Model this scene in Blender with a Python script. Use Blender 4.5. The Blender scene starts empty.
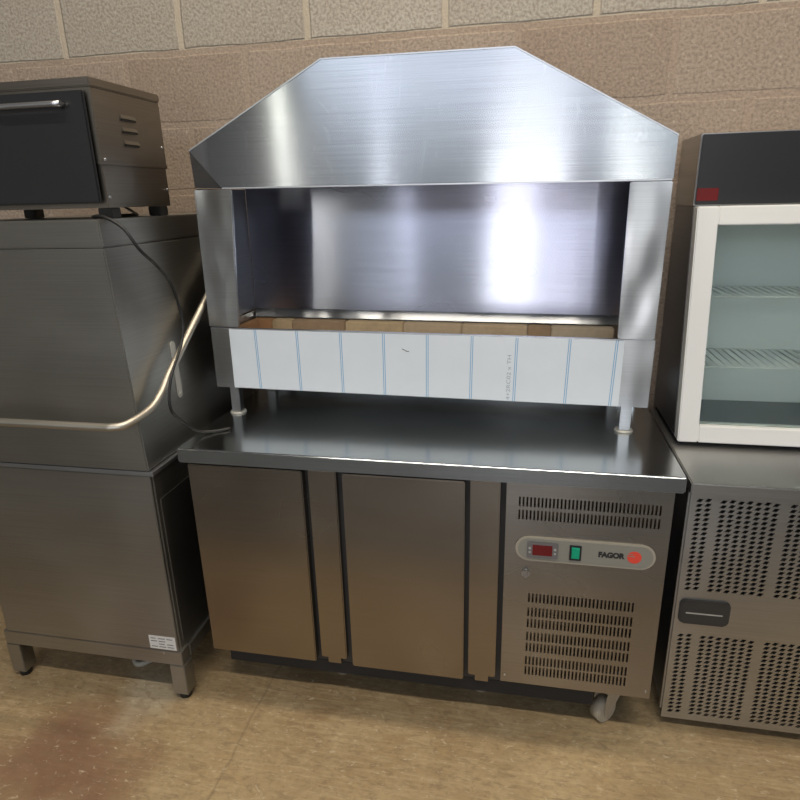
import bpy, bmesh, math, random
from mathutils import Vector, Matrix
random.seed(4)
S = bpy.context.scene
COL = S.collection

# ------------------------------------------------------------------ camera
CAM = Vector((.9471, -1.4526, 1.511)); YAW, PITCH, ROLL, FPX = .2018, -.318, -.0254, 614.99
F = Vector((-math.sin(YAW)*math.cos(PITCH), math.cos(YAW)*math.cos(PITCH), math.sin(PITCH)))
R0 = Vector((math.cos(YAW), math.sin(YAW), 0)); U0 = R0.cross(F)
Rr = R0*math.cos(ROLL)+U0*math.sin(ROLL); Uu = U0*math.cos(ROLL)-R0*math.sin(ROLL)
cd = bpy.data.cameras.new('camera'); cam = bpy.data.objects.new('camera', cd); COL.objects.link(cam)
m = Matrix((Rr, Uu, -F)).transposed().to_4x4(); m.translation = CAM
cam.matrix_world = m; cd.sensor_width = 36; cd.lens = FPX/800*36; cd.clip_start = .05
S.camera = cam

# ------------------------------------------------------------------ world, light, exposure
S.view_settings.view_transform = 'Standard'; S.view_settings.look = 'None'
S.view_settings.gamma = 1; S.view_settings.use_curve_mapping = False
S.view_settings.exposure = 0.0
w = bpy.data.worlds.new('world'); S.world = w; w.use_nodes = True
w.node_tree.nodes['Background'].inputs[0].default_value = (.62, .74, 1, 1)
w.node_tree.nodes['Background'].inputs[1].default_value = 1.0

def area(name, loc, target, sx, sy, power, color):
    l = bpy.data.lights.new(name, 'AREA'); l.shape = 'RECTANGLE'; l.size = sx; l.size_y = sy
    l.energy = power; l.color = color
    o = bpy.data.objects.new(name, l); COL.objects.link(o); o.location = loc
    o.rotation_euler = (Vector(target)-Vector(loc)).to_track_quat('-Z', 'Y').to_euler()
    return o
FY = -6.2   # front wall of the store room
area('doorway_daylight', (.80, FY+.05, .86), (.80, 0, .86), .98, 1.56, 31, (1, .97, .95))
area('window_daylight', (-2.35, FY+.05, 2.2), (-2.35, 0, 2.2), .2, 1.45, 10, (1, .97, .82))
area('window_daylight', (2.02, FY+.05, 1.52), (2.02, 0, 1.52), .15, 2.1, 7, (1, .98, .86))
area('window_daylight', (-1.02, FY+.05, 1.25), (-1.02, 0, 1.25), .14, 1.7, 4.5, (.95, .95, 1))
area('strip_window_daylight', (.6, FY+.05, 3.2), (.6, 0, 3.0), 5.0, .9, 48, (.84, .91, 1))
area('ceiling_tube_light', (.9, .12, 3.9), (.9, .12, 0), 3.2, .12, 60, (1, .87, .68))
area('ceiling_tube_light', (1.0, -1.6, 3.9), (1.0, -1.6, 0), 3.2, .12, 75, (1, .92, .80))

# ------------------------------------------------------------------ materials
class N:
    def __init__(s, name):
        s.m = bpy.data.materials.new(name); s.m.use_nodes = True; s.t = s.m.node_tree
        s.p = s.t.nodes['Principled BSDF']
    def n(s, typ, **k):
        x = s.t.nodes.new(typ)
        for a, b in k.items():
            if a.startswith('i_'):
                x.inputs[a[2:].replace('_', ' ')].default_value = b
            else: setattr(x, a, b)
        return x
    def l(s, a, b): s.t.links.new(a, b)
    def noise(s, vec, scale, detail=3, rough=.55, dist=0):
        x = s.n('ShaderNodeTexNoise'); x.inputs['Scale'].default_value = scale; x.inputs['Detail'].default_value = detail
        x.inputs['Roughness'].default_value = rough; x.inputs['Distortion'].default_value = dist
        s.l(vec, x.inputs['Vector']); return x.outputs['Fac']
    def pos(s, scale=(1, 1, 1), loc=(0, 0, 0)):
        c = s.n('ShaderNodeTexCoord'); mp = s.n('ShaderNodeMapping')
        mp.inputs['Scale'].default_value = scale; mp.inputs['Location'].default_value = loc
        s.l(c.outputs['Object'], mp.inputs['Vector']); return mp.outputs['Vector']
    def ramp(s, fac, stops, interp='LINEAR'):
        x = s.n('ShaderNodeValToRGB'); r = x.color_ramp; r.interpolation = interp
        while len(r.elements) < len(stops): r.elements.new(.5)
        for e, (p, c) in zip(r.elements, stops):
            e.position = p; e.color = (c, c, c, 1) if isinstance(c, (int, float)) else (*c, 1)
        s.l(fac, x.inputs['Fac']); return x.outputs['Color']
    def mix(s, fac, a, b, typ='MIX'):
        x = s.n('ShaderNodeMix', data_type='RGBA', blend_type=typ)
        for q, v in ((x.inputs[0], fac), (x.inputs[6], a), (x.inputs[7], b)):
            if isinstance(v, (int, float)): q.default_value = v
            elif isinstance(v, tuple): q.default_value = (*v, 1)
            else: s.l(v, q)
        return x.outputs[2]
    def bump(s, h, strength, dist=.01, prev=None):
        x = s.n('ShaderNodeBump'); x.inputs['Strength'].default_value = strength; x.inputs['Distance'].default_value = dist
        s.l(h, x.inputs['Height'])
        if prev is not None: s.l(prev, x.inputs['Normal'])
        s.l(x.outputs['Normal'], s.p.inputs['Normal']); return x.outputs['Normal']

def plain(name, c, rough=.5, metal=0, spec=.5):
    x = N(name); x.p.inputs['Base Color'].default_value = (*c, 1); x.p.inputs['Roughness'].default_value = rough
    x.p.inputs['Metallic'].default_value = metal; x.p.inputs['Specular IOR Level'].default_value = spec; return x.m

def steel(name, c=(.58, .58, .57), rough=.3, aniso=.75, wave=.15, wscale=2.2, brush=.05, smudge=.25, tint=None, scr=.0, vertical=False):
    """brushed stainless steel: grain along the sheet, wavy sheet, smudges"""
    x = N(name)
    br = (3, 3, 400) if not vertical else (400, 400, 3)
    g = x.noise(x.pos(br), 1, 2)
    sm = x.noise(x.pos((1, 1, 1.2)), 2.4, 2, .5, .4)
    wv = x.noise(x.pos((1, 1, .55)), wscale, 1, .4)
    col = x.mix(x.ramp(sm, [(.3, 0), (.75, 1)]), tuple(v*(1-smudge*.55) for v in c), c)
    if tint: col = x.mix(x.ramp(x.noise(x.pos((1, 1, .8), (3, 1, 2)), 1.6, 2), [(.38, 0), (.62, 1)]), col, tint)
    col = x.mix(x.ramp(g, [(.3, .86), (.7, 1.0)]), (0, 0, 0), col)
    if scr:
        vo = x.n('ShaderNodeTexNoise'); vo.inputs['Scale'].default_value = 1.2; vo.inputs['Detail'].default_value = 4; vo.inputs['Distortion'].default_value = 3.2
        x.l(x.pos((6, 6, 1.3)), vo.inputs['Vector'])
        ln = x.ramp(vo.outputs['Fac'], [(.492, 0), (.5, 1), (.508, 0)])
        col = x.mix(x.mix(1, ln, (scr, scr, scr), 'MULTIPLY'), col, (.85, .87, .9))
    x.l(col, x.p.inputs['Base Color'])
    x.p.inputs['Metallic'].default_value = 1
    rr = x.n('ShaderNodeMapRange'); rr.inputs['To Min'].default_value = rough*.8; rr.inputs['To Max'].default_value = rough*1.3
    x.l(sm, rr.inputs['Value']); x.l(rr.outputs['Result'], x.p.inputs['Roughness'])
    x.p.inputs['Anisotropic'].default_value = aniso
    x.p.inputs['Anisotropic Rotation'].default_value = 0 if vertical else .25
    tg = x.n('ShaderNodeTangent', direction_type='UV_MAP'); x.l(tg.outputs['Tangent'], x.p.inputs['Tangent'])
    b = x.bump(wv, wave, .06); x.bump(g, brush, .001, b)
    return x.m

M = {}
M['hood'] = steel('hood_steel', (.45, .478, .485), .20, .9, .12, 2.3, .02, .2, (.45, .465, .50), .12)
M['post'] = steel('post_steel', (.54, .55, .56), .3, .6, .35, 7, .05, .3)
M['back'] = steel('back_panel_steel', (.64, .67, .77), .25, .93, .22, 2.0, .02, .2, (.60, .61, .75), .15)
M['counter'] = steel('worktop_steel', (.62, .645, .65), .17, .45, .03, 2, .04, .3)
M['door'] = steel('door_steel', (.37, .325, .27), .25, .5, .015, 1.6, .05, .3)
M['panel'] = steel('service_panel_steel', (.38, .355, .32), .27, .6, .05, 2, .05, .25)
M['dish'] = steel('dishwasher_steel', (.46, .45, .42), .40, .6, .05, 1.5, .04, .3)
M['oven'] = steel('oven_steel', (.34, .31, .27), .4, .5, .05, 2, .05, .25)
M['chiller'] = steel('chiller_steel', (.50, .50, .49), .35, .5, .04, 2, .04, .2)
M['galv'] = steel('side_sheet_steel', (.33, .34, .36), .42, .2, .04, 2, .03, .3)
M['galvbase'] = plain('galvanised_base_sheet', (.60, .63, .66), .5, .5)
M['tube'] = steel('tube_steel', (.60, .56, .49), .44, 0, 0, 2, .01, .1)
M['bright'] = steel('polished_edge_steel', (.62, .63, .65), .35, 0, .02, 2, .01, .1)
M['dark'] = plain('dark_cavity_paint', (.012, .012, .012), .7)
M['gasket'] = plain('dark_gasket', (.03, .028, .026), .6)
M['rubber'] = plain('black_rubber', (.012, .012, .012), .45)
M['black'] = plain('black_plastic', (.02, .02, .022), .3)
M['white'] = plain('white_enamel', (.78, .78, .76), .3)
M['sticker'] = plain('white_sticker', (.62, .62, .60), .6)
M['ink'] = plain('black_ink', (.02, .02, .02), .6)
M['greyink'] = plain('grey_ink', (.36, .40, .46), .6)
M['blue'] = plain('blue_film_line', (.13, .36, .62), .5)
M['plate'] = plain('grey_plastic_plate', (.26, .25, .215), .4)
M['platerim'] = plain('scuffed_plate_rim', (.38, .34, .27), .5)
M['bezel'] = plain('controller_bezel', (.16, .15, .15), .4)
M['reddisp'] = plain('red_controller_window', (.15, .012, .012), .2)
M['digit'] = plain('unlit_display_segment', (.42, .05, .05), .4)
M['green'] = plain('green_rocker', (.0, .36, .20), .3)
M['red'] = plain('red_print', (.75, .07, .04), .5)
M['pale'] = plain('pale_cast_metal', (.46, .46, .43), .45, .3)
M['castergrey'] = plain('zinc_caster_metal', (.42, .37, .29), .5, .3)
M['wheel'] = plain('grey_caster_wheel', (.36, .32, .25), .6)
M['pipe'] = plain('grey_drain_hose', (.33, .32, .27), .5)

def m_film():
    x = N('white_protective_film'); nz = x.noise(x.pos((1, 1, 1)), 9, 4)
    x.l(x.mix(nz, (.66, .72, .78), (.76, .80, .84)), x.p.inputs['Base Color'])
    x.p.inputs['Roughness'].default_value = .32
    x.bump(x.noise(x.pos((1, 1, .3)), 14, 2), .15, .004); return x.m
M['film'] = m_film()
def m_coil():
    x = N('condenser_fins')
    nz = x.noise(x.pos((1, 1, 1)), 5, 3); x.l(x.mix(x.ramp(nz, [(.4, 0), (.65, 1)]), (.05, .035, .02), (.30, .21, .12)), x.p.inputs['Base Color'])
    x.p.inputs['Roughness'].default_value = .8; return x.m
M['coil'] = m_coil()
def m_brick(name, c):
    x = N(name); nz = x.noise(x.pos(), 60, 4); lo = x.noise(x.pos(), 9, 3)
    a = x.mix(nz, tuple(v*.82 for v in c), tuple(min(1, v*1.12) for v in c))
    x.l(x.mix(x.ramp(lo, [(.55, 0), (.8, .5)]), a, (.25, .17, .11)), x.p.inputs['Base Color'])
    x.p.inputs['Roughness'].default_value = .9; x.bump(nz, .3, .002); return x.m
FB = [m_brick('fire_brick_tan', (.62, .47, .28)), m_brick('fire_brick_orange', (.52, .29, .14)), m_brick('fire_brick_buff', (.58, .45, .30)),
      m_brick('fire_brick_pale', (.60, .50, .36)), m_brick('fire_brick_brown', (.40, .28, .17))]
def m_floor():
    x = N('stained_concrete'); p = x.pos()
    big = x.noise(p, 1.3, 4, .6, .6); mid = x.noise(p, 6, 6, .65, .3); fine = x.noise(p, 55, 4, .7)
    c = x.mix(x.ramp(big, [(.35, 0), (.68, 1)]), (.27, .18, .088), (.42, .305, .16))
    c = x.mix(x.ramp(mid, [(.42, 0), (.66, .55)]), c, (.46, .35, .20))
    c = x.mix(x.ramp(fine, [(.3, .35), (.6, 0)]), c, (.16, .11, .065))
    # streaks dragged sideways by a float
    st = x.noise(x.pos((2.5, 26, 1)), 3.5, 5, .7, .5)
    c = x.mix(x.ramp(st, [(.47, 0), (.68, .42)]), c, (.55, .44, .27))
    # pale scuffs
    sc = x.noise(x.pos((2.2, 5, 1), (.3, .8, 0)), 4.5, 6, .75, 1.4)
    c = x.mix(x.ramp(sc, [(.63, 0), (.7, .6)]), c, (.62, .56, .44))
    # saw-cut joint running towards the camera
    sx = x.n('ShaderNodeSeparateXYZ'); wo = x.noise(x.pos(), 7, 2)
    x.l(p, sx.inputs[0]); ma = x.n('ShaderNodeMath', operation='MULTIPLY_ADD'); x.l(wo, ma.inputs[0]); ma.inputs[1].default_value = .03; x.l(sx.outputs[0], ma.inputs[2])
    sb_ = x.n('ShaderNodeMath', operation='SUBTRACT'); x.l(ma.outputs[0], sb_.inputs[0]); sb_.inputs[1].default_value = .192
    ab = x.n('ShaderNodeMath', operation='ABSOLUTE'); x.l(sb_.outputs[0], ab.inputs[0])
    c = x.mix(x.ramp(ab.outputs[0], [(.0, .55), (.006, 0)]), c, (.17, .12, .07))
    # a reddish stain near the dishwasher
    def spot(cx, cy, r, col, amt, c):
        v = x.n('ShaderNodeVectorMath', operation='DISTANCE'); v.inputs[1].default_value = (cx, cy, 0)
        nn = x.n('ShaderNodeVectorMath', operation='ADD'); x.l(p, nn.inputs[0])
        no = x.n('ShaderNodeTexNoise'); no.inputs['Scale'].default_value = 5; x.l(p, no.inputs['Vector'])
        sb = x.n('ShaderNodeVectorMath', operation='MULTIPLY_ADD'); x.l(no.outputs['Color'], sb.inputs[0]); sb.inputs[1].default_value = (.35, .35, 0); sb.inputs[2].default_value = (-.17, -.17, 0)
        x.l(sb.outputs[0], nn.inputs[1]); x.l(nn.outputs[0], v.inputs[0])
        return x.mix(x.ramp(v.outputs['Value'], [(r*.35, amt), (r, 0)]), c, col)
    c = spot(-.30, -.33, .30, (.17, .075, .045), .75, c)
    c = spot(1.55, -.45, .5, (.17, .10, .045), .35, c)
    c = spot(-.2, -.02, .16, (.62, .57, .45), .35, c)
    c = x.mix(x.ramp(x.noise(x.pos((1, 2.2, 1)), 24, 5, .7, .8), [(.36, .55), (.5, 0)]), c, (.20, .14, .08))
    c = x.mix(x.ramp(x.noise(x.pos((1, 1.8, 1)), 38, 4, .65, .5), [(.6, 0), (.72, .6)]), c, (.66, .56, .40))
    # shade for the door reflections, put into the colour of the unseen floor
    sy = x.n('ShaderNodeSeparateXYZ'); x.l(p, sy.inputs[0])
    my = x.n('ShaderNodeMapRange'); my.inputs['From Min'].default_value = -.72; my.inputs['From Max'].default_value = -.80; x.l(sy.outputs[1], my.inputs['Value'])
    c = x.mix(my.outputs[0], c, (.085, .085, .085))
    x.l(c, x.p.inputs['Base Color'])
    rr = x.n('ShaderNodeMapRange'); rr.inputs['To Min'].default_value = .45; rr.inputs['To Max'].default_value = .75
    x.l(mid, rr.inputs['Value']); x.l(rr.outputs['Result'], x.p.inputs['Roughness'])
    b = x.bump(fine, .25, .003); x.bump(mid, .2, .01, b); return x.m
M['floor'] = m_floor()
def m_block():
    """concrete blocks 450 x 225 mm: grey courses above 2.0 m, brown rough ones below"""
    x = N('concrete_blockwork'); c = x.n('ShaderNodeTexCoord'); sep = x.n('ShaderNodeSeparateXYZ'); x.l(c.outputs['Object'], sep.inputs[0])
    # wobble of the hand-struck joints
    wob = x.n('ShaderNodeTexNoise'); wob.inputs['Scale'].default_value = 6; x.l(c.outputs['Object'], wob.inputs['Vector'])
    com = x.n('ShaderNodeCombineXYZ'); x.l(sep.outputs[0], com.inputs[0]); x.l(sep.outputs[2], com.inputs[1])
    ad = x.n('ShaderNodeVectorMath', operation='MULTIPLY_ADD'); x.l(wob.outputs['Color'], ad.inputs[0]); ad.inputs[1].default_value = (.014, .014, 0); x.l(com.outputs[0], ad.inputs[2])
    of = x.n('ShaderNodeVectorMath', operation='ADD'); of.inputs[1].default_value = (BXO, BZO, 0); x.l(ad.outputs[0], of.inputs[0])
    b = x.n('ShaderNodeTexBrick', offset=.5, offset_frequency=2, squash=1, squash_frequency=2)
    b.inputs['Scale'].default_value = 1; b.inputs['Brick Width'].default_value = .45; b.inputs['Row Height'].default_value = .225
    b.inputs['Mortar Size'].default_value = .014; b.inputs['Mortar Smooth'].default_value = .35; b.inputs['Bias'].default_value = 0
    b.inputs['Color1'].default_value = (0, 0, 0, 1); b.inputs['Color2'].default_value = (1, 1, 1, 1); b.inputs['Mortar'].default_value = (.5, .5, .5, 1)
    x.l(of.outputs[0], b.inputs['Vector'])
    p = c.outputs['Object']
    def tone(lo, hi, lo2, hi2):
        a = x.mix(b.outputs['Color'], lo, hi); d = x.mix(b.outputs['Color'], lo2, hi2); return a, d
    fine = x.noise(p, 110, 2, .5); big = x.noise(p, 2.2, 3)
    g1 = x.mix(b.outputs['Color'], (.38, .35, .30), (.44, .41, .355))
    g2 = x.mix(b.outputs['Color'], (.32, .25, .195), (.37, .30, .24))
    up = x.n('ShaderNodeMath', operation='GREATER_THAN'); x.l(sep.outputs[2], up.inputs[0]); up.inputs[1].default_value = ZC
    body = x.mix(up.outputs[0], g2, g1)
    body = x.mix(x.ramp(big, [(.4, 0), (.7, .5)]), body, (.36, .30, .24))
    body = x.mix(x.ramp(fine, [(.32, .55), (.6, 0)]), body, (.17, .13, .10))
    body = x.mix(x.ramp(x.noise(p, 70, 3, .6), [(.6, 0), (.75, .5)]), body, (.62, .54, .44))
    mo = x.mix(up.outputs[0], (.38, .29, .22), (.44, .38, .30))
    mf = x.n('ShaderNodeMath', operation='MULTIPLY'); x.l(b.outputs['Fac'], mf.inputs[0])
    ms = x.n('ShaderNodeMapRange'); ms.inputs['To Min'].default_value = .2; ms.inputs['To Max'].default_value = 1; x.l(up.outputs[0], ms.inputs['Value']); x.l(ms.outputs[0], mf.inputs[1])
    x.l(x.mix(mf.outputs[0], body, mo), x.p.inputs['Base Color'])
    x.p.inputs['Roughness'].default_value = .92; x.p.inputs['Specular IOR Level'].default_value = .2
    inv = x.n('ShaderNodeMath', operation='SUBTRACT'); inv.inputs[0].default_value = 1; x.l(mf.outputs[0], inv.inputs[1])
    bb = x.bump(inv.outputs[0], .55, .012); x.bump(fine, .5, .004, bb); return x.m
ZC = 2.0055; BXO = .2147+.225; BZO = -2.0055+.225*20
M['block'] = m_block()
def m_paint(name, c):
    x = N(name); nz = x.noise(x.pos(), 3, 4); x.l(x.mix(nz, tuple(v*.85 for v in c), c), x.p.inputs['Base Color']); x.p.inputs['Roughness'].default_value = .85; return x.m
M['paintwall'] = m_paint('painted_block', (.74, .77, .82))
M['paintside'] = m_paint('dark_painted_side_wall', (.44, .43, .40))
M['ceil'] = m_paint('ceiling_sheeting', (.40, .42, .45))
def m_glass():
    x = N('door_glass'); x.p.inputs['Base Color'].default_value = (.86, .95, .93, 1); x.p.inputs['Roughness'].default_value = .02
    x.p.inputs['Transmission Weight'].default_value = 1; x.p.inputs['IOR'].default_value = 1.1; return x.m
M['glass'] = m_glass()

# ------------------------------------------------------------------ mesh helpers
class MB:
    def __init__(s): s.b = bmesh.new(); s.mats = []
    def _m(s, mat, faces):
        if mat is None: return
        if mat not in s.mats: s.mats.append(mat)
        for f in faces: f.material_index = s.mats.index(mat)
    def box(s, x0, x1, y0, y1, z0, z1, bev=0, mat=None, seg=2):
        n0 = set(s.b.faces)
        vs = [s.b.verts.new((x, y, z)) for x in (x0, x1) for y in (y0, y1) for z in (z0, z1)]
        for q in ((0, 1, 3, 2), (4, 6, 7, 5), (0, 4, 5, 1), (2, 3, 7, 6), (0, 2, 6, 4), (1, 5, 7, 3)): s.b.faces.new([vs[i] for i in q])
        if bev:
            es = {e for v in vs for e in v.link_edges}
            bmesh.ops.bevel(s.b, geom=list(es), offset=bev, segments=seg, affect='EDGES', clamp_overlap=True)
        s._m(mat, set(s.b.faces)-n0); return s
    def prism(s, poly, axis, a0, a1, bev=0, mat=None):
        """poly: 2-D outline in the other two axes, extruded along axis"""
        n0 = set(s.b.faces)
        def P(u, v, a):
            return {'x': (a, u, v), 'y': (u, a, v), 'z': (u, v, a)}[axis]
        A = [s.b.verts.new(P(u, v, a0)) for u, v in poly]; B = [s.b.verts.new(P(u, v, a1)) for u, v in poly]
        s.b.faces.new(A); s.b.faces.new(B[::-1]); k = len(poly)
        for i in range(k): s.b.faces.new((A[i], B[i], B[(i+1) % k], A[(i+1) % k]))
        if bev:
            es = {e for v in A+B for e in v.link_edges}; bmesh.ops.bevel(s.b, geom=list(es), offset=bev, segments=2, affect='EDGES', clamp_overlap=True)
        nf = list(set(s.b.faces)-n0); bmesh.ops.recalc_face_normals(s.b, faces=nf); s._m(mat, nf); return s
    def cyl(s, p0, p1, r, n=20, r2=None, mat=None):
        p0, p1 = Vector(p0), Vector(p1); d = p1-p0; q = d.to_track_quat('Z', 'Y')
        r2 = r if r2 is None else r2; n0 = set(s.b.faces)
        A = [s.b.verts.new(p0+q@Vector((r*math.cos(t), r*math.sin(t), 0))) for t in (2*math.pi*i/n for i in range(n))]
        B = [s.b.verts.new(p1+q@Vector((r2*math.cos(t), r2*math.sin(t), 0))) for t in (2*math.pi*i/n for i in range(n))]
        s.b.faces.new(A[::-1]); s.b.faces.new(B)
        for i in range(n):
            f = s.b.faces.new((A[i], A[(i+1) % n], B[(i+1) % n], B[i])); f.smooth = True
        s._m(mat, set(s.b.faces)-n0); return s
    def tube(s, pts, r, n=12, sub=8, mat=None):
        P = [Vector(p) for p in pts]; P = [P[0]*2-P[1]]+P+[P[-1]*2-P[-2]]; path = []
        for i in range(1, len(P)-2):
            for k in range(sub):
                t = k/sub; a, b, c, d = P[i-1:i+3]
                path.append(.5*((2*b)+(c-a)*t+(2*a-5*b+4*c-d)*t*t+(3*b-a-3*c+d)*t**3))
        path.append(P[-2]); rings = []; up = Vector((0, 0, 1)); n0 = set(s.b.faces)
        prev = None
        for i, p in enumerate(path):
            t = (path[min(i+1, len(path)-1)]-path[max(i-1, 0)]).normalized()
            if prev is None:
                u = t.cross(up if abs(t.z) < .9 else Vector((1, 0, 0))).normalized()
            else: u = (prev-t*prev.dot(t)).normalized()
            prev = u; v = t.cross(u)
            rings.append([s.b.verts.new(p+(u*math.cos(a)+v*math.sin(a))*r) for a in (2*math.pi*j/n for j in range(n))])
        for A, B in zip(rings, rings[1:]):
            for j in range(n):
                f = s.b.faces.new((A[j], A[(j+1) % n], B[(j+1) % n], B[j])); f.smooth = True
        s.b.faces.new(rings[0][::-1]); s.b.faces.new(rings[-1])
        nf = list(set(s.b.faces)-n0); bmesh.ops.recalc_face_normals(s.b, faces=nf); s._m(mat, nf); return s
    def quad(s, *pts, mat=None):
        f = s.b.faces.new([s.b.verts.new(p) for p in pts]); s._m(mat, [f]); return s
    def holed(s, x0, x1, z0, z1, y0, y1, cells, mat=None):
        """plate in xz with holes. cells: (cx0,cx1,cz0,cz1,[inner 4 pts ccw from low-left]); cells tile grids, the rest is filled by
        strips given in cells with inner None"""
        n0 = set(s.b.faces)
        def q(a, b, c, d): s.b.faces.new([s.b.verts.new(p) for p in (a, b, c, d)])
        for cx0, cx1, cz0, cz1, inn in cells:
            o = [(cx0, cz0), (cx1, cz0), (cx1, cz1), (cx0, cz1)]
            if inn is None:
                q(*[(x, y0, z) for x, z in o]); q(*[(x, y1, z) for x, z in o[::-1]]); continue
            for i in range(4):
                j = (i+1) % 4
                q((*o[i][:1], y0, o[i][1]), (o[j][0], y0, o[j][1]), (inn[j][0], y0, inn[j][1]), (inn[i][0], y0, inn[i][1]))
                q((inn[i][0], y0, inn[i][1]), (inn[j][0], y0, inn[j][1]), (inn[j][0], y1, inn[j][1]), (inn[i][0], y1, inn[i][1]))
        # rim
        for a, b in (((x0, z0), (x1, z0)), ((x1, z0), (x1, z1)), ((x1, z1), (x0, z1)), ((x0, z1), (x0, z0))):
            q((a[0], y0, a[1]), (a[0], y1, a[1]), (b[0], y1, b[1]), (b[0], y0, b[1]))
        s._m(mat, set(s.b.faces)-n0); return s
    def obj(s, name, mat=None, parent=None, off=None, smooth=False):
        me = bpy.data.meshes.new(name)
        if off is None and parent is not None: off = Vector(parent['base'])
        if off is not None:
            for v in s.b.verts: v.co -= Vector(off)
        uv = s.b.loops.layers.uv.new('UVMap')
        s.b.normal_update()
        for f in s.b.faces:
            n = [abs(c) for c in f.normal]; k = n.index(max(n))
            for lp in f.loops:
                c = lp.vert.co; lp[uv].uv = ((c.y, c.z), (c.x, c.z), (c.x, c.y))[k]
        s.b.to_mesh(me); s.b.free()
        ms = s.mats or []
        if mat is not None and mat not in ms: ms = ms+[mat] if ms else [mat]
        for q in ms: me.materials.append(q)
        o = bpy.data.objects.new(name, me); COL.objects.link(o)
        if parent is not None: o.parent = parent; o['base'] = tuple(off)
        return o
def thing(name, base, label, cat, group=None, rot=(0, 0, 0)):
    o = bpy.data.objects.new(name, None); COL.objects.link(o); o.location = base; o.rotation_euler = rot
    o['label'] = label; o['category'] = cat; o['base'] = tuple(base); o.empty_display_size = .1
    if group: o['group'] = group
    return o
def tag(o, label, cat, group=None):
    o['label'] = label; o['category'] = cat
    if group: o['group'] = group
    return o
def struct(name, mb, mat, loc=None, rz=0):
    o = mb.obj(name, mat); o['kind'] = 'structure'
    if loc: o.location = loc
    o.rotation_euler.z = rz; return o
def text_obj(name, body, size, mat, parent, x, y, z, width=None, bold=.0, rot=(math.pi/2, 0, 0), extr=.0003):
    cu = bpy.data.curves.new(name, 'FONT'); cu.body = body; cu.size = size; cu.extrude = extr; cu.offset = bold
    t = bpy.data.objects.new(name, cu); COL.objects.link(t); bpy.context.view_layer.update()
    me = bpy.data.meshes.new_from_object(t); bpy.data.objects.remove(t)
    xs = [v.co.x for v in me.vertices]; k = width/(max(xs)-min(xs)) if width else 1; x_0 = min(xs)
    rm = Matrix.Rotation(rot[2], 3, 'Z') @ Matrix.Rotation(rot[1], 3, 'Y') @ Matrix.Rotation(rot[0], 3, 'X')
    b = Vector(parent['base'])
    for v in me.vertices: v.co = rm @ Vector(((v.co.x-x_0)*k, v.co.y, v.co.z)) + Vector((x, y, z))-b
    me.materials.clear(); me.materials.append(mat)
    o = bpy.data.objects.new(name, me); COL.objects.link(o); o.parent = parent; o['base'] = tuple(b); return o
def rrect(x0, x1, z0, z1, r, n=6):
    pts = []
    for cx, cz, a0 in ((x1-r, z1-r, 0), (x0+r, z1-r, 90), (x0+r, z0+r, 180), (x1-r, z0+r, 270)):
        for i in range(n+1):
            a = math.radians(a0+90*i/n); pts.append((cx+r*math.cos(a), cz+r*math.sin(a)))
    return pts

# ------------------------------------------------------------------ the room
XL, XR, ZT = -3.6, 4.6, 4.2
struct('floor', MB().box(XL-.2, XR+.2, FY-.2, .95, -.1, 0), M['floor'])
WR = -.0089
bw = MB().box(XL-.65, XR-.65, 0, .2, 0, ZT); o = struct('wall_back', bw, M['block'], (.65, .7131, 0), WR)
# keep the block pattern in world metres: the object's origin sits at x = .65
for nd in M['block'].node_tree.nodes:
    if nd.type == 'VECT_MATH' and nd.operation == 'ADD': nd.inputs[1].default_value = (BXO+.65, BZO, 0)
struct('reflector_strip_1', MB().box(-.646, .69, -.012, -.0004, .862, .932, .001), M['counter'], (.65, .7131, 0), WR)  # unseen steel strip, added to lighten the reflection in the worktop
struct('wall_left', MB().box(XL-.2, XL, FY, .75, 0, ZT), M['paintside'])
struct('wall_right', MB().box(XR, XR+.2, FY, .67, 0, ZT), M['paintwall'])
struct('ceiling', MB().box(XL-.2, XR+.2, FY-.2, .95, ZT, ZT+.1), M['ceil'])
# front wall behind the camera: roller-door opening, two slot windows and a clerestory
fw = MB(); ops = [(.29, 1.31, .05, 1.66), (-2.48, -2.22, 1.45, 2.95), (1.88, 2.16, .45, 2.6), (-1.12, -.92, .38, 2.12), (-1.9, 3.1, 2.75, 3.65)]

xs = sorted({XL, XR} | {v for o_ in ops for v in o_[:2]}); zs = sorted({0, ZT} | {v for o_ in ops for v in o_[2:]})
for a, b in zip(xs, xs[1:]):
    for c, d in zip(zs, zs[1:]):
        mx, mz = (a+b)/2, (c+d)/2
        if not any(q[0] < mx < q[1] and q[2] < mz < q[3] for q in ops): fw.box(a, b, FY-.15, FY, c, d)
struct('wall_front', fw, M['paintwall'])

# ------------------------------------------------------------------ refrigerated counter
W, H = 1.352, .853
C = thing('refrigerated_counter', (W/2, .35, 0), 'long two-door stainless steel refrigerated counter with service panel on the right, under the hood', 'counter')
MB().box(0, W, 0, .69, H-.044, H, .004, None, 3).obj('worktop', M['counter'], C)
MB().box(.008, W-.014, .05, .685, .135, H-.0445, .002).obj('body', M['gasket'], C)
for a, b, z in ((.016, .3615, .152), (.4775, .8150, .152)):
    d = MB().box(a, b, .018, .049, z, .797, .003).obj('door', M['door'], C)
    MB().box(a+.006, b-.006, .0492, .0499, z+.01, .79).obj('door_gasket', M['rubber'], d)
for a, b in ((.3765, .4575), (.8285, .9075)):
    MB().box(a, b, .026, .0495, .166, .799, .003).box(a+.02, b-.02, .03, .0495, .145, .166, .001).obj('pillar', M['door'], C)
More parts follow.
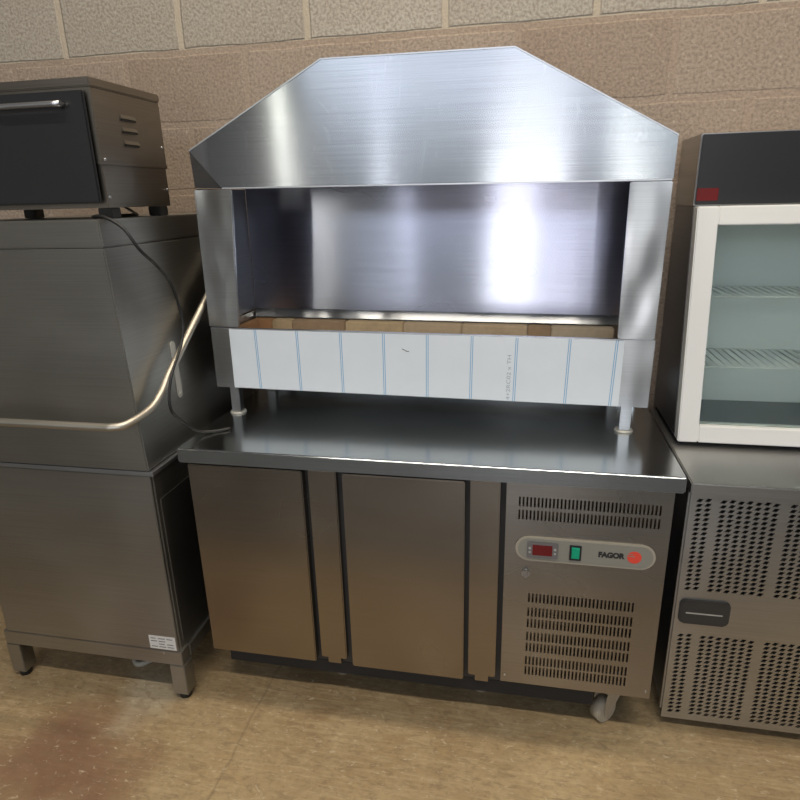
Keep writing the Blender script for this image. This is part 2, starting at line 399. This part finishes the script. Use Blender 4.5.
# service panel with slots
def slotcells(x0, x1, z0, z1, nc, rows, sw, cells):
    """rows: list of (zlow, zhigh) slots; fills the region x0..x1, z0..z1"""
    px = (x1-x0)/nc; zz = [z0]+[(rows[i][1]+rows[i+1][0])/2 for i in range(len(rows)-1)]+[z1]
    for i, (a, b) in enumerate(rows):
        for k in range(nc):
            c0 = x0+k*px; cx = c0+px/2
            cells.append((c0, c0+px, zz[i], zz[i+1], [(cx-sw/2, a), (cx+sw/2, a), (cx+sw/2, b), (cx-sw/2, b)]))
px0, px1, pz0, pz1 = .9235, 1.3335, .166, .806
cells = []; U0_, U1_, L0_, L1_ = .9535, 1.309, .9885, 1.269
upr = [(.699, .727), (.737, .765)]
lz = .447; lo = []
for g in (.0, .046, .083, .127, .164, .210, .245): lo.append((.445-g, .445-g+.029))
lo = sorted(lo)
slotcells(U0_, U1_, .69, .775, 37, upr, .0048, cells)
slotcells(L0_, L1_, .192, .482, 28, lo, .0052, cells)
for a, b, c_, d in ((px0, px1, pz0, .192), (px0, L0_, .192, .482), (L1_, px1, .192, .482), (px0, px1, .482, .69), (px0, U0_, .69, .775), (U1_, px1, .69, .775), (px0, px1, .775, pz1)):
    cells.append((a, b, c_, d, None))
SP = MB().holed(px0, px1, pz0, pz1, .018, .030, cells).obj('service_panel', M['panel'], C)
MB().box(px0+.002, px1-.002, .044, .0498, pz0, pz1).obj('condenser', M['coil'], C)
MB().prism(rrect(.952, 1.305, .580, .652, .034), 'y', .0125, .0178, .001).obj('control_plate_rim', M['platerim'], SP)
pl = MB().prism(rrect(.958, 1.299, .585, .6475, .03), 'y', .011, .01245, .0004).obj('control_plate', M['plate'], SP)
MB().box(.982, 1.062, .006, .0109, .593, .640, .002, M['bezel']).box(.996, 1.047, .0054, .006, .602, .633, 0, M['reddisp']) \
    .cyl((.989, .0052, .622), (.989, .006, .622), .0035, 10, mat=M['pale']).cyl((.989, .0052, .610), (.989, .006, .610), .003, 10, mat=M['pale']) \
    .cyl((1.054, .0052, .622), (1.054, .006, .622), .0035, 10, mat=M['pale']).cyl((1.054, .0052, .610), (1.054, .006, .610), .003, 10, mat=M['pale']) \
    .obj('temperature_controller', None, SP)
rk = MB().box(1.091, 1.121, .007, .0109, .594, .638, .001).obj('switch_frame', M['black'], SP)
MB().prism([(.0068, .600), (.0035, .602), (.0015, .632), (.0068, .634)], 'x', 1.096, 1.116, .0006).obj('green_rocker', M['green'], rk)['label'] = 'green rocker switch'
text_obj('lettering', 'FAGOR', .0205, M['ink'], SP, 1.164, .0108, .610, .066, .0014)
lg = MB(); lg.cyl((1.2530, .0102, .616), (1.2530, .0109, .616), .0175, 32, mat=M['red'])
for q, (dx, ln) in enumerate(((0, .017), (.001, .012))): lg.box(1.2370, 1.2370+ln, .0098, .0101, .6175+q*.006, .6195+q*.006, 0, M['plate'])
lg.obj('logo', None, SP)['label'] = 'round red logo disc'
lk = MB(); lk.cyl((.9815, .012, .538), (.9815, .018, .538), .011, 24); lk.box(.9765, .9865, .0085, .012, .525, .551, .002); lk.obj('lock', M['bright'], SP)
for q, (x, z) in enumerate(((.935, .19), (1.322, .19))):
    MB().cyl((x, .0155, z), (x, .018, z), .003, 10).obj('screw', M['bright'], SP)
def caster(x, y, ang, h=.134):
    """swivel caster as parts of the counter: mount (> fork, wheel)"""
    q = Matrix.Rotation(ang, 4, 'Z')
    tr = lambda b: (bmesh.ops.transform(b.b, matrix=Matrix.Translation((x, y, 0))@q, verts=b.b.verts[:]), b)[1]
    a = tr(MB().box(-.038, .038, -.032, .032, h-.006, h, .002).cyl((0, 0, h-.022), (0, 0, h-.006), .024, 20)).obj('caster', M['castergrey'], C)
    f = MB()
    for sy in (-1, 1): f.prism([(-.030, h-.024), (.026, h-.024), (.026, h-.05), (-.018, .026), (-.036, .026), (-.038, h-.06)], 'y', sy*.021-.0018, sy*.021+.0018, .001)
    f.box(-.034, .03, -.0225, .0225, h-.027, h-.022, .001); tr(f).obj('fork', M['castergrey'], a)
    wl = MB(); wl.cyl((-.022, -.0185, .038), (-.022, .0185, .038), .034, 28).cyl((-.022, -.016, .038), (-.022, .016, .038), .038, 28)
    wl.cyl((-.022, -.0195, .038), (-.022, .0195, .038), .008, 12); tr(wl).obj('wheel', M['wheel'], a)
MB().box(.055, 1.19, .0505, .062, .09, .1345).obj('skirt', M['dark'], C)
caster(1.245, .115, math.radians(42)); caster(.13, .19, math.radians(20)); caster(.13, .60, 2.0); caster(1.25, .60, 1.0)
for x, y in ((.40, .16), (.86, .16)):
    MB().cyl((x, y, .03), (x, y, .134), .009, 14).cyl((x, y, 0), (x, y, .03), .022, 20, .016).obj('levelling_foot', M['castergrey'], C)

# ------------------------------------------------------------------ charcoal grill hood standing on the counter
HR, HY = .0091, -.0115
G = thing('grill_hood', (.65, .3, .85), 'stainless steel charcoal grill hood with sloping shoulders, standing on the counter', 'grill hood', rot=(0, HR, HY))
xh0, xh1, yh, z1, zs, zt = -.0143, 1.2969, .2833, 1.5454, 1.6467, 1.8592
xt0, xt1, yb, zb0, zb1, yk = .3924, .895, .2904, .9384, 1.1298, .622
T = .0015
def sheet(poly, y0, y1): return MB().prism(poly, 'y', y0, y1, .0004)
# canopy: front sheet with a bent left corner, back sheet, slopes
cf = MB(); fx = xh0+.088
cf.prism([(xh0+.0005, zs-.0006), (fx, z1), (xh1, z1), (xh1, zs), (xt1, zt), (xt0, zt)], 'y', yh, yh+T)
n0 = set(cf.b.faces)
bp = [(xh0, yh, zs), (xh0, yh+.010, z1), (fx, yh, z1)]
va = [cf.b.verts.new(p) for p in bp]; vb = [cf.b.verts.new((p[0], p[1]+T, p[2])) for p in bp]
cf.b.faces.new(va); cf.b.faces.new(vb[::-1])
for i in range(3): cf.b.faces.new((va[i], vb[i], vb[(i+1) % 3], va[(i+1) % 3]))
bmesh.ops.recalc_face_normals(cf.b, faces=list(set(cf.b.faces)-n0))
FR = cf.obj('canopy_front', M['hood'], G)
MB().box(xh0+.09, xh1-.002, yh-.0015, yh+.012, z1-.004, z1-.0003, .001).obj('hem', M['bright'], FR)
op = [(xh0, z1), (xh0, zs), (xt0, zt), (xt1, zt), (xh1, zs), (xh1, z1)]
sl = MB()
for i, (a, b) in enumerate(zip(op, op[1:])):
    a_, b_ = Vector((a[0], 0, a[1])), Vector((b[0], 0, b[1])); t = (b_-a_).normalized(); n = Vector((t.z, 0, -t.x))
    ya = yh+(.0105 if i == 0 else .0016)
    pts = [a_, b_, b_+n*.002, a_+n*.002]
    A = [sl.b.verts.new((p.x, ya, p.z)) for p in pts]; B = [sl.b.verts.new((p.x, yk+.010, p.z)) for p in pts]
    ff = [sl.b.faces.new(A), sl.b.faces.new(B[::-1])]+[sl.b.faces.new((A[k], B[k], B[(k+1) % 4], A[(k+1) % 4])) for k in range(4)]
    bmesh.ops.recalc_face_normals(sl.b, faces=ff)
sl.obj('canopy_sides', M['hood'], G)
# folded bright rim along the visible outline
rm = MB()
for a, b in zip(op[1:], op[2:]):
    if b is op[-1]: continue
    a_, b_ = Vector((a[0], 0, a[1])), Vector((b[0], 0, b[1])); t = (b_-a_).normalized(); n = Vector((-t.z, 0, t.x))
    pts = [a_-n*.0022, b_-n*.0022, b_+n*.0012, a_+n*.0012]
    A = [rm.b.verts.new((p.x, yh-.0022, p.z)) for p in pts]; B = [rm.b.verts.new((p.x, yh-.0002, p.z)) for p in pts]
    ff = [rm.b.faces.new(A), rm.b.faces.new(B[::-1])]+[rm.b.faces.new((A[k], B[k], B[(k+1) % 4], A[(k+1) % 4])) for k in range(4)]
    bmesh.ops.recalc_face_normals(rm.b, faces=ff)
rm.obj('folded_rim', M['bright'], FR)
MB().prism([(xh0+.003, 1.132), (xh0+.003, zs-.002), (xt0, zt-.003), (xt1, zt-.003), (xh1-.003, zs-.002), (xh1-.003, 1.132)], 'y', yk, yk+.002).obj('back_panel', M['back'], G)
lp = MB().prism([(yk-.0003, 1.138), (yk-.016, 1.110), (yk-.014, 1.110), (yk-.0003, 1.134)], 'x', xh0+.006, xh1-.006).obj('back_lip', M['post'], G)
def post(poly, name='post'):
    o = MB().prism(poly, 'y', yh, yh+.012, .0025).obj(name, M['post'], G); return o
post([(xh0, 1.137), (xh0+.098, 1.137), (xh0+.119, z1-.0055), (xh0, z1-.0055)])
post([(xh1-.095, 1.134), (xh1, 1.134), (xh1, z1-.0055), (xh1-.101, z1-.0055)])
for x in (xh0, xh1-.002): MB().box(x, x+.002, yh+.0125, yk-.0005, 1.1345, z1-.002).obj('side_panel', M['galv'], G)
# trough with the white film
xb0, xb1 = -.0138, 1.3011
TR = MB()
TR.box(xb0, xb1, yb, yb+.002, zb0, zb1, .0006); TR.box(xb0, xb1, yk+.004, yk+.006, zb0, zb1+.001); TR.box(xb0, xb0+.002, yb+.0022, yk+.0038, zb0, zb1-.001)
TR.box(xb1-.002, xb1, yb+.0022, yk+.0038, zb0, zb1-.001); TR.obj('trough', M['post'], G)
MB().box(xb0+.0022, xb1-.0022, yb+.0022, yk+.0038, zb0, zb0+.002).obj('trough_base', M['galvbase'], G)
TRP = MB().box(xb0, xb1, yb-.0006, yb+.014, zb1+.0002, zb1+.0022, .0006).obj('trough_rim', M['bright'], G)
fx0, fx1 = xb0+.082, xb1-.115
fm = MB().box(fx0, fx1, yb-.0009, yb-.0003, zb0+.001, zb1-.001, 0, M['film'])
lines = [.1375, .2730, .4111, .5438, .6748, .8050, .9316, 1.0766, 1.2011]
fx1 = 1.222
fm.box(.9, fx1, yb-.0009, yb-.0003, zb0+.001, zb1-.001, 0, M['film']) if False else None
fm.b.free(); fm = MB().box(fx0-.02, fx1, yb-.0009, yb-.0003, zb0+.001, zb1-.001, 0, M['film'])
FLM = fm.obj('protective_film', None, G)
for i, x in enumerate(lines):
    ln = MB()
    d = .0013*(i-4)/4*1.5
    for o_ in (-.0035, .0018):
        ln.prism([(x+o_-d-.0009, zb0+.001), (x+o_-d+.0009, zb0+.001), (x+o_+d+.0012, zb1-.001), (x+o_+d-.0007, zb1-.001)], 'y', yb-.00125, yb-.00095, mat=M['blue'])
    ln.obj('film_stripe', None, FLM)
text_obj('film_print', '4+2RC02 x TH', .016, M['greyink'], FLM, .918, yb-.0010, zb0+.004, .135, 0, (math.pi/2, -math.pi/2, 0), .0001)
MB().prism([(.598, 1.084), (.613, 1.077), (.620, 1.077), (.620, 1.0785), (.613, 1.079), (.599, 1.0855)], 'y', yb-.0013, yb-.00095).obj('pen_mark', M['ink'], FLM)
# fire bricks lining the trough
bx = xb0+.006; ws = [.078, .075, .195, .205, .2, .215, .075, .195]
ci = [1, 0, 4, 0, 2, 2, 4, 3]
x = bx
for wd, c in zip(ws, ci):
    MB().box(x, x+wd-.0015, yk-.052, yk+.0025, zb0+.003, 1.104, .003).obj('fire_brick', FB[c], G); x += wd
for x_ in (xb0+.003, xb1-.038):
    for k in range(1): MB().box(x_, x_+.035, yb+.02, yk-.054, zb0+.003, 1.104, .003).obj('fire_brick', FB[1 if x_ < .5 else 2], G)
MB().box(xb0+.04, xb1-.04, yb+.02, yk-.054, zb0+.003, zb0+.035, .002).obj('fire_brick_bed', FB[4], G)
for x_ in (xb0+.055, xb1-.055):
    for y_ in (yb+.022, yk-.03):
        zb = H+HR*(x_-.65)+.0002
        L = MB().box(x_-.015, x_+.015, y_-.015, y_+.015, zb+.006, zb0, .002).obj('leg', M['post'], G)
        MB().cyl((x_, y_, zb), (x_, y_, zb+.006), .027, 24, .024).obj('foot', M['pale'], L)

# ------------------------------------------------------------------ dishwasher at the left
dx, dy = -.0486, -.053; DX0 = -.70
D = thing('hood_dishwasher', ((dx+DX0)/2, .3, 0), 'tall stainless steel hood dishwasher with a long tubular handle, left of the counter', 'dishwasher')
MB().prism([(DX0, .80), (dx-.012, .80), (dx-.034, 1.408), (DX0+.02, 1.408)], 'y', dy, .66, .004).obj('lift_hood', M['dish'], D)
MB().prism([(DX0+.021, 1.4095), (dx-.035, 1.4095), (dx-.038, 1.477), (DX0+.024, 1.477)], 'y', dy+.001, .659, .004).obj('hood_top', M['dish'], D)
cb = MB().box(DX0+.004, dx-.010, dy+.012, .655, .182, .7975, .003).obj('cabinet', M['dish'], D)
MB().box(DX0+.02, dx-.012, dy+.001, dy+.0115, .187, .785, .002).obj('front_panel', M['dish'], D)
MB().box(DX0+.004, dx-.0005, dy+.001, .655, .786, .7985, .001).obj('seam_flange', M['bright'], D)
MB().box(dx-.0098, dx-.0088, dy+.03, .64, .21, .70, 0).obj('side_panel', M['dish'], D)
fr = MB().box(DX0+.003, dx-.004, dy+.001, dy+.045, .134, .186, .002).box(dx-.045, dx-.002, dy+.047, .655, .136, .181, .002).box(DX0+.003, DX0+.045, dy+.047, .655, .136, .181, .002)
fr.obj('base_frame', M['dish'], D)
for x_, y_ in ((dx-.052, dy), (DX0+.002, dy), (dx-.052, .60), (DX0+.002, .60)):
    Lg = MB().box(x_, x_+.05, y_, y_+.05, .022, .1355 if y_ > 0 else .1335, .002).obj('leg', M['dish'], D)
    MB().cyl((x_+.025, y_+.025, 0), (x_+.025, y_+.025, .022), .019, 18).obj('rubber_foot', M['rubber'], Lg)
lb = MB().box(-.156, -.066, dy+.0002, dy+.0009, .192, .240, 0, M['sticker'])
for k in range(4):
    for a, b in ((-.150, -.128), (-.124, -.100), (-.096, -.072)):
        if random.random() < .85: lb.box(a, b-random.random()*.006, dy+.0000, dy+.0002, .199+k*.010, .202+k*.010, 0, M['bezel'])
lb.obj('rating_label', None, D)['label'] = 'small white printed sticker'
MB().cyl((-.112, dy-.001, .178), (-.112, dy+.0005, .178), .004, 10).obj('screw', M['bright'], D)
hb = MB().tube([(-.66, -.135, .962), (-.40, -.135, .962), (-.14, -.135, .962), (-.085, -.133, .963), (-.055, -.110, .966), (-.036, -.035, .982), (-.031, .02, 1.012), (-.031, .068, 1.051), (-.031, .14, 1.098), (-.031, .209, 1.145), (-.031, .299, 1.205), (-.031, .42, 1.285), (-.031, .52, 1.35)], .0105, 16).obj('handle', M['tube'], D)
hb['label'] = 'long bent tubular steel handle'
for (y_, z_) in ((.52, 1.35),):
    MB().cyl((dx-.0312, y_, z_), (-.024, y_, z_), .016, 18).obj('pivot', M['pale'], D)
ag = math.radians(3)
slp = [(.168+.0125*math.cos(t), 1.110+.0125*math.sin(t)) for t in (math.radians(a) for a in range(0, 181, 20))]+[(.163+.0125*math.cos(t), .962+.0125*math.sin(t)) for t in (math.radians(a) for a in range(180, 361, 20))]
lk = MB().prism(slp, 'x', .0004, .0036, .0006)
for v in lk.b.verts: v.co.x += dx-.012-.022*(v.co.z-.8)/.608
lk.cyl((dx-.0195, .163, .962), (dx-.0125, .163, .962), .005, 12)
lk.obj('link_plate', M['pale'], D)['label'] = 'pale rounded link plate'
MB().tube([(-.22, .20, .135), (-.22, .18, .08), (-.24, .12, .025), (-.29, .06, .012), (-.33, .08, .012), (-.36, .16, .012)], .010, 12).obj('drain_hose', M['pipe'], D)

# oven box on top of the dishwasher
ox, oy0, oy1, oz0, ozm, oz1 = -.10, .02, .318, 1.504, 1.611, 1.806; OX0 = -.60
O = thing('countertop_oven', ((ox+OX0)/2, (oy0+oy1)/2, 1.477), 'small brown-tinged steel oven box with side louvres, on top of the dishwasher', 'oven')
MB().box(OX0+.003, ox-.003, oy0+.003, oy1, oz0, ozm-.0005, .002).obj('base', M['oven'], O)
cs = MB().box(OX0, ox, oy0, oy1+.002, ozm, oz1-.022, .002).obj('casing', M['oven'], O)
MB().box(OX0-.003, ox+.003, oy0-.003, oy1+.004, oz1-.0215, oz1, .003).obj('lid', M['oven'], O)
MB().box(OX0, ox+.0015, oy0-.001, oy1+.003, ozm-.004, ozm+.008, .002).obj('waist_flange', M['oven'], O)
lv = MB()
for z_ in (1.728, 1.698, 1.666):
    lv.prism([(0.0002+ox, z_-.005), (ox+.006, z_-.004), (ox+.0002, z_+.006)], 'y', .125, .19, mat=M['oven'])
    lv.box(ox+.0002, ox+.0045, 0.127, .188, z_-.009, z_-.0055, 0, M['dark'])
lv.obj('louvres', None, cs)
od = MB().box(OX0+.03, ox-.012, oy0-.014, oy0-.0035, oz0+.012, oz1-.03, .004).obj('glass_door', M['black'], O)
MB().tube([(OX0+.08, oy0-.035, 1.745), (-.35, oy0-.035, 1.745), (ox-.06, oy0-.035, 1.745)], .007, 10).cyl((OX0+.09, oy0-.035, 1.745), (OX0+.09, oy0-.012, 1.745), .005).cyl((ox-.07, oy0-.035, 1.745), (ox-.07, oy0-.012, 1.745), .005).obj('door_handle', M['bright'], od)
for y_, z_ in ((.305, 1.665), (.305, 1.55), (.035, 1.62), (.03, 1.53)):
    MB().cyl((ox-.002, y_, z_), (ox+.0025, y_, z_), .0035, 10).obj('screw', M['bright'], O)
for x_ in (OX0+.03, ox-.045):
    for y_ in (oy0+.015, oy1-.055): MB().box(x_, x_+.04, y_, y_+.04, 1.4775, oz0-.0003, .002).obj('foot', M['rubber'], O)
cb = MB().tube([(-.32, .345, 1.53), (-.24, .335, 1.487), (-.17, .23, 1.4825), (-.16, .10, 1.4825), (-.15, .02, 1.4825), (-.10, -.01, 1.483), (-.048, -.012, 1.455), (-.020, .004, 1.399), (-.011, .06, 1.35), (-.010, .108, 1.299), (-.010, .138, 1.21), (-.010, .125, 1.137), (-.010, .042, 1.047), (-.010, .018, .969), (-.008, .057, .917), (.012, .098, .870), (.05, .13, .8578), (.09, .16, .8578)], .0042, 10, 8)
tag(cb.obj('power_cable', M['rubber']), 'black power cable hanging from the oven box down the dishwasher side', 'cable')

# ------------------------------------------------------------------ perforated chiller at the right
qx0, qx1, qy, qz = 1.388, 2.12, .098, .80
Q = thing('undercounter_chiller', ((qx0+qx1)/2, .38, 0), 'low steel chiller with a perforated front grille, right of the counter', 'chiller')
MB().box(qx0, qx1, qy-.012, .68, qz-.032, qz, .003).obj('worktop', M['chiller'], Q)
MB().box(qx0+.004, qx1-.004, qy+.02, .675, .06, qz-.0325, .002).obj('body', M['galv'], Q)
MB().box(qx0-.004+.004, qx0+.018, qy+.006, qy+.0195, .06, qz-.034, .001).obj('side_trim', M['chiller'], Q)
gx0, gx1, gz0, gz1 = qx0+.005, qx1-.005, .035, qz-.034
cells = []; bands = [(gx0+.012, gx0+.054, 2), (gx0+.070, gx0+.214, 7), (gx0+.234, gx0+.374, 7), (gx0+.394, gx0+.534, 7), (gx0+.554, gx1-.02, 7)]
rowsets = [(.055, .335, 20), (.475, .755, 20)]
xe = [gx0]
for a, b, n in bands:
    cells.append((xe[-1], a, gz0, gz1, None)); xe.append(b)
    last = gz0
    for za, zb_, nr in rowsets:
        cells.append((a, b, last, za, None)); last = zb_
        ph = (zb_-za)/nr; pw = (b-a)/n
        for r in range(nr):
            for k in range(n):
                c0, d0 = a+k*pw, za+r*ph; cx, cz = c0+pw/2, d0+ph/2
                s_ = .0026 if k % 2 else -.0026
                cells.append((c0, c0+pw, d0, d0+ph, [(cx-.0088, cz-.0040+s_*.4), (cx+.0020, cz-.0052+s_*.4), (cx+.0088, cz+.0040+s_*.4), (cx-.0020, cz+.0052+s_*.4)]))
    cells.append((a, b, last, gz1, None))
cells.append((xe[-1], gx1, gz0, gz1, None))
GR = MB().holed(gx0, gx1, gz0, gz1, qy, qy+.004, cells).obj('perforated_grille', M['chiller'], Q)
MB().box(gx0+.003, gx1-.003, qy+.016, qy+.0195, gz0+.03, gz1-.002).obj('grille_backing', M['dark'], Q)
np_ = MB().prism(rrect(1.402, 1.53, .372, .448, .014), 'y', qy-.006, qy-.0002, .002).obj('nameplate', M['gasket'], GR)
MB().prism(rrect(1.407, 1.525, .377, .443, .010), 'y', qy-.0072, qy-.0062, 0, M['gasket']).box(1.418, 1.512, qy-.0078, qy-.0073, .406, .410, 0, M['pale']).obj('nameplate_rim', M['gasket'], np_)
for x_ in (qx0+.05, qx1-.05):
    for y_ in (.17, .62): MB().cyl((x_, y_, 0), (x_, y_, .0595), .02, 16).cyl((x_, y_, 0), (x_, y_, .012), .03, 18).obj('foot', M['black'], Q)

# countertop display fridge on the chiller
vx0, vx1, vz0, vz1, yb0, yt0 = 1.404, 2.00, .815, 1.468, .335, .425
V = thing('display_fridge', ((vx0+vx1)/2, .5, qz), 'white-framed glass door display fridge standing on the low perforated chiller', 'fridge')
def yf(z, o=0): return yb0+(yt0-yb0)*(z-vz0)/(vz1-vz0)+o
bd = MB()
for x_ in (vx0, vx1-.03): bd.prism([(yf(vz0, .045), vz0), (.69, vz0), (.69, vz1), (yf(vz1, .045), vz1)], 'x', x_, x_+.03, .002)
bd.prism([(yf(vz0, .045), vz0), (.659, vz0), (.659, vz0+.03), (yf(vz0+.03, .045), vz0+.03)], 'x', vx0+.031, vx1-.031)
bd.prism([(yf(vz1-.03, .045), vz1-.03), (.659, vz1-.03), (.659, vz1), (yf(vz1, .045), vz1)], 'x', vx0+.031, vx1-.031)
bd.obj('cabinet', M['galv'], V)
MB().box(vx0+.031, vx1-.031, .66, .688, vz0, vz1).obj('back_liner', M['white'], V)
def fside(x0, x1, z0, z1_, dy0=0., dy1=.043):
    return [(x0, x1), (z0, z1_)], [(yf(z0, dy0), z0), (yf(z0, dy1), z0), (yf(z1_, dy1), z1_), (yf(z1_, dy0), z1_)]
df = MB()
for x0_, x1_, z0_, z1_ in ((vx0, vx0+.055, vz0, vz1), (vx1-.055, vx1, vz0, vz1), (vx0+.0551, vx1-.0551, vz0, vz0+.05), (vx0+.0551, vx1-.0551, vz1-.05, vz1)):
    _, pr = fside(x0_, x1_, z0_, z1_); df.prism(pr, 'x', x0_, x1_, .003)
dr = df.obj('door', M['white'], V)
_, pr = fside(0, 0, vz0+.0505, vz1-.0505, .015, .019); MB().prism(pr, 'x', vx0+.0553, vx1-.0553).obj('glass_pane', M['glass'], dr)
for z_ in (1.02, 1.22):
    sh = MB()
    for k in range(24): sh.cyl((vx0+.04+k*.0232, yf(z_, .06), z_), (vx0+.04+k*.0232, .655, z_), .0018, 6)
    sh.cyl((vx0+.033, yf(z_, .06), z_), (vx1-.033, yf(z_, .06), z_), .003, 8).cyl((vx0+.033, .65, z_), (vx1-.033, .65, z_), .003, 8)
    sh.obj('wire_shelf', M['white'], V)
for x_ in (vx0+.035, vx1-.045):
    for y_ in (yb0+.06, .64): MB().cyl((x_, y_, qz+.0003), (x_, y_, vz0-.0003), .016, 16).obj('foot', M['rubber'], V)

# steel box with a black fascia on top of the display fridge
K = thing('steel_warmer_box', (1.69, .59, vz1), 'plain grey steel box with a black front, on top of the display fridge', 'warmer')
kb = MB().prism([(.467, vz1+.0003), (.69, vz1+.0003), (.69, 1.655), (.467, 1.655)], 'x', 1.402, 1.99, .003).obj('casing', M['chiller'], K)
fs = MB().box(1.404, 1.988, .458, .4668, vz1+.004, 1.652, .002).obj('fascia', M['black'], K)
MB().box(1.405, 1.46, .456, .4578, 1.482, 1.515, .0005).obj('indicator_panel', M['reddisp'], fs)['label'] = 'red panel'

for o in COL.objects:
    if 'base' in o.keys(): del o['base']
